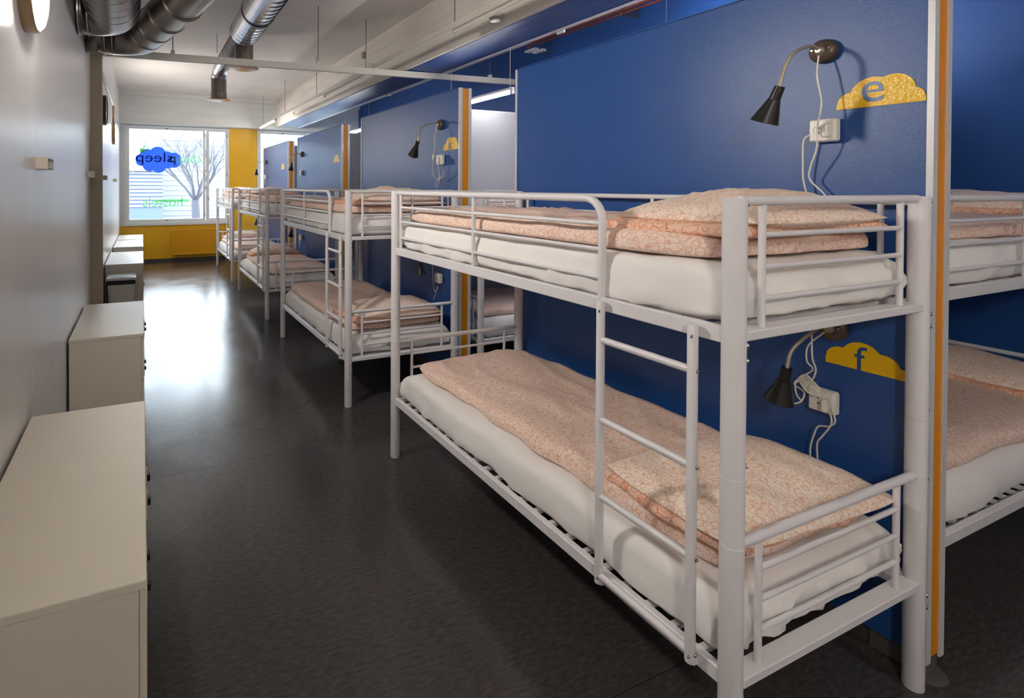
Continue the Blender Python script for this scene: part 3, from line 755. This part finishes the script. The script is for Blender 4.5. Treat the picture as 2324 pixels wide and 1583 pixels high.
# ------------------------------------------------------------------ overhead services
def ducts():
    def arc(c, r, a0, a1, z, n=10): return [(c[0] + r * math.cos(a0 + (a1 - a0) * i / n), c[1] + r * math.sin(a0 + (a1 - a0) * i / n), z) for i in range(n + 1)]
    # large elbow duct from the wall, then towards the viewer
    z = 2.985
    p = [(XL, 4.52, z), (-.36, 4.52, z)] + [(x, y, z) for x, y, z in arc((-.36, 4.36), .16, math.pi / 2, 0, z)] + [(-.2, 3.9, z + .02), (-.2, 3.3, z + .06), (-.2, -1.5, z + .3)]
    r = empty('ventilation_duct', (XL, 4.52, z)); tag(r, 'large galvanized duct elbow turning off the left wall', 'duct', 'ventilation ducts')
    o = Vector(r.location)
    def rel(L): return [Vector(q) - o for q in L]
    MB().tube(rel(p), .19, 32).build('duct_run', 'galvanized_dark', r, 'all')
    for q in ((-.43, 4.52, z), (-.37, 4.52, z)): MB().lathe([(.19, -.006), (.197, -.004), (.197, .004), (.19, .006)], Vector(q) - o, (1, 0, 0), 32).build('collar', 'galvanized', r, True)
    for i in range(9):
        y = 4.2 - i * .13; MB().lathe([(.19, -.004), (.1935, 0), (.19, .004)], Vector((-.2, y, z + (4.36 - y) * .05)) - o, (0, 1, 0), 32).build('spiral_seam', 'galvanized', r, True)
    # second duct
    z = 2.965
    p = [(XL, 5.2, z), (-.22, 5.2, z)] + arc((-.22, 4.95), .25, math.pi / 2, .22, z) + [(.26, 4.08, z + .03), (.50, 3.0, z + .07), (.55, 2.8, z + .12), (.58, 2.68, z + .25), (.58, 2.66, ZC)]
    r = empty('ventilation_duct', (XL, 5.2, z)); tag(r, 'dark galvanized duct bending away from the left wall beneath the rail', 'duct', 'ventilation ducts')
    o = Vector(r.location)
    MB().tube([Vector(q) - o for q in p], .15, 32).build('duct_run', 'galvanized_dark', r, 'all')
    for q in ((-.30, 5.2, z), (-.24, 5.2, z)): MB().lathe([(.15, -.005), (.1545, -.003), (.1545, .003), (.15, .005)], Vector(q) - o, (1, 0, 0), 32).build('collar', 'galvanized', r, True)
    d = (Vector((.26, 4.08, 0)) - Vector((.03, 4.95, 0))).normalized()
    for k in (.05, .3, .6, .95): MB().lathe([(.15, -.004), (.1535, 0), (.15, .004)], Vector((.03, 4.95, z + .02 * k)) + d * k - o, d, 32).build('collar', 'galvanized_dark', r, True)
    # spiral supply duct
    z = 3.30; x = 1.0
    r = empty('spiral_duct', (x, 7.7, z)); tag(r, 'bright spiral ventilation duct running under the ceiling', 'duct')
    o = Vector(r.location)
    MB().tube([Vector(q) - o for q in ((x - .05, -1.5, z), (x, 5.75, z))], .152, 32).build('main_run', 'galvanized', r, 'all')
    MB().tube([Vector(q) - o for q in ((x, 5.7, z), (x, 7.5, z), (x, 7.62, z - .015), (x - .005, 7.70, z - .06), (x - .01, 7.74, z - .13))], .104, 28).build('branch_run', 'galvanized', r, 'all')
    sp = MB()
    for y0, y1, rr, st in ((2.0, 5.75, .1525, .11), (5.8, 7.5, .1045, .09)):
        y = y0
        while y < y1:
            s_ = MB().lathe([(rr, -.003), (rr + .0022, 0), (rr, .003)], Vector((x, y, z)) - o, (.06, 1, .03), 28).build('spiral_seam', 'duct_seam', r, True); y += st
    MB().lathe([(.155, -.02), (.16, -.015), (.16, .015), (.155, .02)], Vector((x, 5.0, z)) - o, (0, 1, 0), 32).build('collar', 'duct_seam', r, True)
    MB().lathe([(.106, 0), (.106, .22), (.112, .225), (.112, .30)], Vector((x - .01, 7.74, z - .10)) - o, (0, 0, -1), 28).build('drop_pipe', 'galvanized_dark', r, True)
    MB().lathe([(.10, 0), (.16, .03), (.165, .036), (.15, .04), (.02, .045)], Vector((x - .01, 7.74, z - .395)) - o, (0, 0, -1), 28).build('diffuser_cone', 'lamp_rim', r, True)
    MB().lathe([(.10, .05), (.10, .32)], Vector((x + .03, 5.95, z)) - o, (0, 0, -1), 28).build('drop_pipe', 'galvanized_dark', r, True)
    MB().lathe([(.10, 0), (.16, .03), (.165, .036), (.15, .04), (.02, .045)], Vector((x + .03, 5.95, z - .31)) - o, (0, 0, -1), 28).build('diffuser_cone', 'lamp_rim', r, True)
    for y in (5.0, 3.0, 7.2): MB().tube([Vector((x - .1, y, z + .1)) - o, Vector((x - .1, y, ZC)) - o], .004, 6).build('hanger', 'steel', r)
ducts()

def rods_and_rails():
    # suspended cross rail
    a = Vector((XL, 5.66, 2.925)); b = Vector((XR, 5.66, 3.035)); y = 5.66
    r = empty('hanging_rail', a); tag(r, 'pale square rail hung across the room from ceiling rods', 'rail')
    mb = MB(); L = b - a; h = .034; t = .022
    vs = [Vector((0, -t, -h)), Vector((0, t, -h)), Vector((0, t, h)), Vector((0, -t, h))]; vs = vs + [v + L for v in vs]
    mb.add(vs, [(0, 1, 2, 3), (7, 6, 5, 4), (0, 4, 5, 1), (1, 5, 6, 2), (2, 6, 7, 3), (3, 7, 4, 0)]).build('rail', 'rail_grey', r)
    for x in (.28, 1.79, 4.07):
        z = a.z + L.z * (x - a.x) / L.x + h
        q = MB().tube([(x - a.x, 0, z - a.z), (x - a.x, 0, ZC - a.z)], .005, 8).build('rod', 'steel', r)
        MB().box(x - a.x - .02, x - a.x + .02, -.026, .026, z - a.z - .005, z - a.z + .035, .004).build('clamp', 'rail_grey', q)
    MB().box(2.40 - a.x, 2.50 - a.x, -.028, .028, .09, .15, .004).build('joint_bracket', 'rail_grey', r)
    # suspended lighting track
    x = 2.45; z = 3.042
    r = empty('lighting_track', (x, 5.87, z)); tag(r, 'long white lighting track hung along the aisle below the beam', 'lighting track')
    MB().box(-.016, .016, YB - 5.87, 12.25 - 5.87, -.02, .02, .003).build('track', 'rail_grey', r)
    for k in range(-4, 4):
        MB().tube([(0, k * 1.96, .02), (0, k * 1.96, ZC - z)], .005, 6).build('rod', 'steel', r)
    for y0, y1, lit in ((-2.3, -.8, 2), (2.35, 3.95, 0), (5.95, 7.45, 0), (10.55, 12.05, 1)):  # first fixture is an added, lit fill behind the viewpoint
        f = MB().box(-.03, .03, y0 - 5.87, y1 - 5.87, -.045, -.02, .004).build('fixture', 'rail_grey', r)
        MB().tube([(0, y0 + .04 - 5.87, -.062), (0, y1 - .04 - 5.87, -.062)], .014, 12).build('tube', ('tube_off', 'tube_far', 'tube_added_fill')[lit], f, True)
        for yy in (y0 + .02, y1 - .02): MB().box(-.02, .02, yy - 5.885, yy - 5.855, -.08, -.045, .003).build('end_cap', 'rail_grey', f)
    # conduit on the beam edge, droppers and hung fluorescent fittings in the side bays
    r = tag(MB().box(3.352, 3.40, YB, 12.2, 3.035, 3.072, .004).build('beam_conduit', 'white_metal'), 'white conduit along the lower edge of the blue beam', 'conduit')
    for y in (2.55, 3.66, 7.2): MB().box(3.401, 3.43, y, y + .09, 3.02, 3.07, .006).build('junction', 'white_metal', r)
    for i, (y0, y1, lx, lz) in enumerate(((2.25, 3.45, 4.35, 2.92), (4.30, 5.50, 3.37, 2.60), (7.9, 9.1, 3.37, 2.60))):  # last fitting is out of sight, added only for its light
        r = empty('fluorescent_light', (lx, y0, lz)); tag(r, ('fluorescent fitting hung behind the first blue partition', 'lit fluorescent tube seen through the gap past the first partition', 'unseen fluorescent fitting added in the third side bay for light')[i], 'light', 'hung fluorescent fittings')
        MB().box(-.018, .018, 0, y1 - y0, .02, .05, .005).build('housing', 'white_metal', r)
        MB().tube([(0, .03, 0), (0, y1 - y0 - .03, 0)], .016, 12).build('tube', 'tube_lit' if i else 'tube_bay', r, True)
        for yy in (.0, y1 - y0 - .03): MB().box(-.02, .02, yy, yy + .03, -.02, .022, .003).build('end_cap', 'white_metal', r)
        for yy in (.05, y1 - y0 - .05): MB().tube([(0, yy, .05), (0, yy, (ZC if i == 0 else 3.04) - lz)], .0025, 5).build('wire', 'cable_white', r)
    # copper pipes on the blue wall
    for k, dz in enumerate((0, .028, .07)):
        y0 = 5.75 - .15 * k
        p = tag(MB().tube([(4.72 - .03 * (k % 2), -1.0, 3.50 + dz), (4.72 - .03 * (k % 2), y0, 3.52 + dz)], .011, 10).build('copper_pipe', 'copper', None, True),
            ('lowest copper pipe along the upper blue wall', 'middle copper pipe along the upper blue wall', 'topmost copper pipe along the upper blue wall')[k], 'pipe')
        for y in (1.5, 4.2): MB().box(4.70 - .03 * (k % 2), XR, y, y + .02, 3.49 + dz, 3.513 + dz).build('clip', 'steel', p)
        MB().lathe([(.014, 0), (.014, .05)], (4.72 - .03 * (k % 2), 4.6 + .1 * k, 3.515 + dz), (0, 1, 0), 12).build('sleeve', 'copper', p, True)
    r = tag(MB().box(4.60, XR, 5.55, 5.58, 3.42, 3.46).build('pipe_bracket', 'steel'), 'white tipped bracket under the ends of the copper pipes', 'bracket')
    for x in (4.58, 4.70): MB().box(x - .02, x + .05, 5.40, 5.60, 3.40, 3.425, .004).build('channel', 'white_metal', r)
    # smoke detector
    r = empty('smoke_detector', (2.80, 3.82, 3.14)); tag(r, 'white round smoke detector on the side of the beam', 'smoke detector')
    MB().lathe([(.055, 0), (.055, .015), (.052, .018)], (0, 0, 0), (0, 0, -1), 28).build('base', 'socket_white', r, True)
    MB().lathe([(.046, .018), (.05, .022), (.05, .045), (.042, .056), (.01, .058)], (0, 0, 0), (0, 0, -1), 28).build('head', 'socket_white', r, True)
    MB().lathe([(.0505, .03), (.0508, .034), (.0505, .038)], (0, 0, 0), (0, 0, -1), 28).build('vent', 'socket_dark', r, True)
    MB().box(-.04, .07, -.04, .04, 0, .012).build('bracket', 'socket_white', r)
    tag(MB().box(2.84, 2.87, 10.66, 10.76, 3.13, 3.19, .004).build('junction_box', 'cabinet'), 'small cream junction box on the far side of the beam', 'junction box')
    tag(MB().lathe([(.05, 0), (.05, .03), (.04, .035)], (2.87, 6.93, 3.50), (-1, 0, 0), 20).build('junction_box', 'post_grey', None, True), 'round grey junction cover high on the beam beside the rods', 'junction box')
rods_and_rails()

# ------------------------------------------------------------------ outside
def outside():
    struct(MB().box(-40, 60, YW + .3, 70, -.55, -.4).build('street_ground', 'asphalt'))
    r = empty('building', (8, 34, -.4)); tag(r, 'pale building with horizontal siding across the street', 'building')
    MB().box(-7, 22, 0, 6, 0, 5.3).build('facade', 'siding_white', r)
    for i in range(17): MB().box(-7, 22, -.03, 0, .3 * i + .02, .3 * i + .27).build('siding_board', 'siding_white', r)
    for x, z in ((-5.2, 3.3), (-2.2, 3.3), (1, 3.3), (4, 3.3)):
        w = MB().box(x, x + 1.1, -.08, -.03, z, z + 1.5).build('window_frame', 'siding_white', r)
        for k in (0, 1): MB().box(x + .08 + .52 * k, x + .52 * (k + 1), -.09, -.08, z + .1, z + 1.4).build('pane', 'facade_window', w)
    r = empty('building', (-6.5, 30, -.4)); tag(r, 'grey slatted building on the left beyond the window', 'building')
    MB().box(-9, 7.5, 0, 6, 0, 2.9).build('facade', 'siding_grey', r)
    for i in range(10): MB().box(-9, 7.5, -.06, 0, 1.0 + .19 * i, 1.0 + .19 * i + .10).build('slat', 'siding_white', r)
    MB().box(-9, 7.5, 0, 6, 2.9, 5.3).build('upper_facade', 'facade_tan', r)
    MB().box(-9, 7.45, -.3, 6, 2.85, 2.98).build('ledge', 'siding_white', r)
    random.seed(4)
    t = empty('street_tree', (2.0, 23, -.4)); tag(t, 'bare branching tree outside the big window', 'tree')
    MB().tube([(0, 0, 0), (.03, 0, .8), (0, 0, 1.5)], .16, 10, radii=[.2, .17, .15]).build('trunk', 'bark', t, True)
    def branch(p, d, L, r, lev, mb):
        pts = [Vector(p)]; q = Vector(p); dd = Vector(d)
        for i in range(4):
            dd = (dd + Vector((random.uniform(-.16, .16), random.uniform(-.16, .16), .05))).normalized(); q = q + dd * L / 4; pts.append(q.copy())
        mb.tube(pts, r, 5, cap=False, radii=[r * (1 - .16 * i) for i in range(5)])
        if lev < 4:
            for k in range(3 if lev < 2 else 3):
                s = pts[2 + k % 3]; nd = (dd + Vector((random.uniform(-.75, .75), random.uniform(-.6, .6), random.uniform(-.1, .5)))).normalized()
                branch(s, nd, L * .68, r * .52, lev + 1, mb)
    for k in range(6):
        a = 2 * math.pi * k / 6; mb = MB(); branch((0, 0, 1.45), (.75 * math.cos(a), .75 * math.sin(a), .8), 1.35, .07, 0, mb); mb.build('branch', 'bark', t, True)
outside()
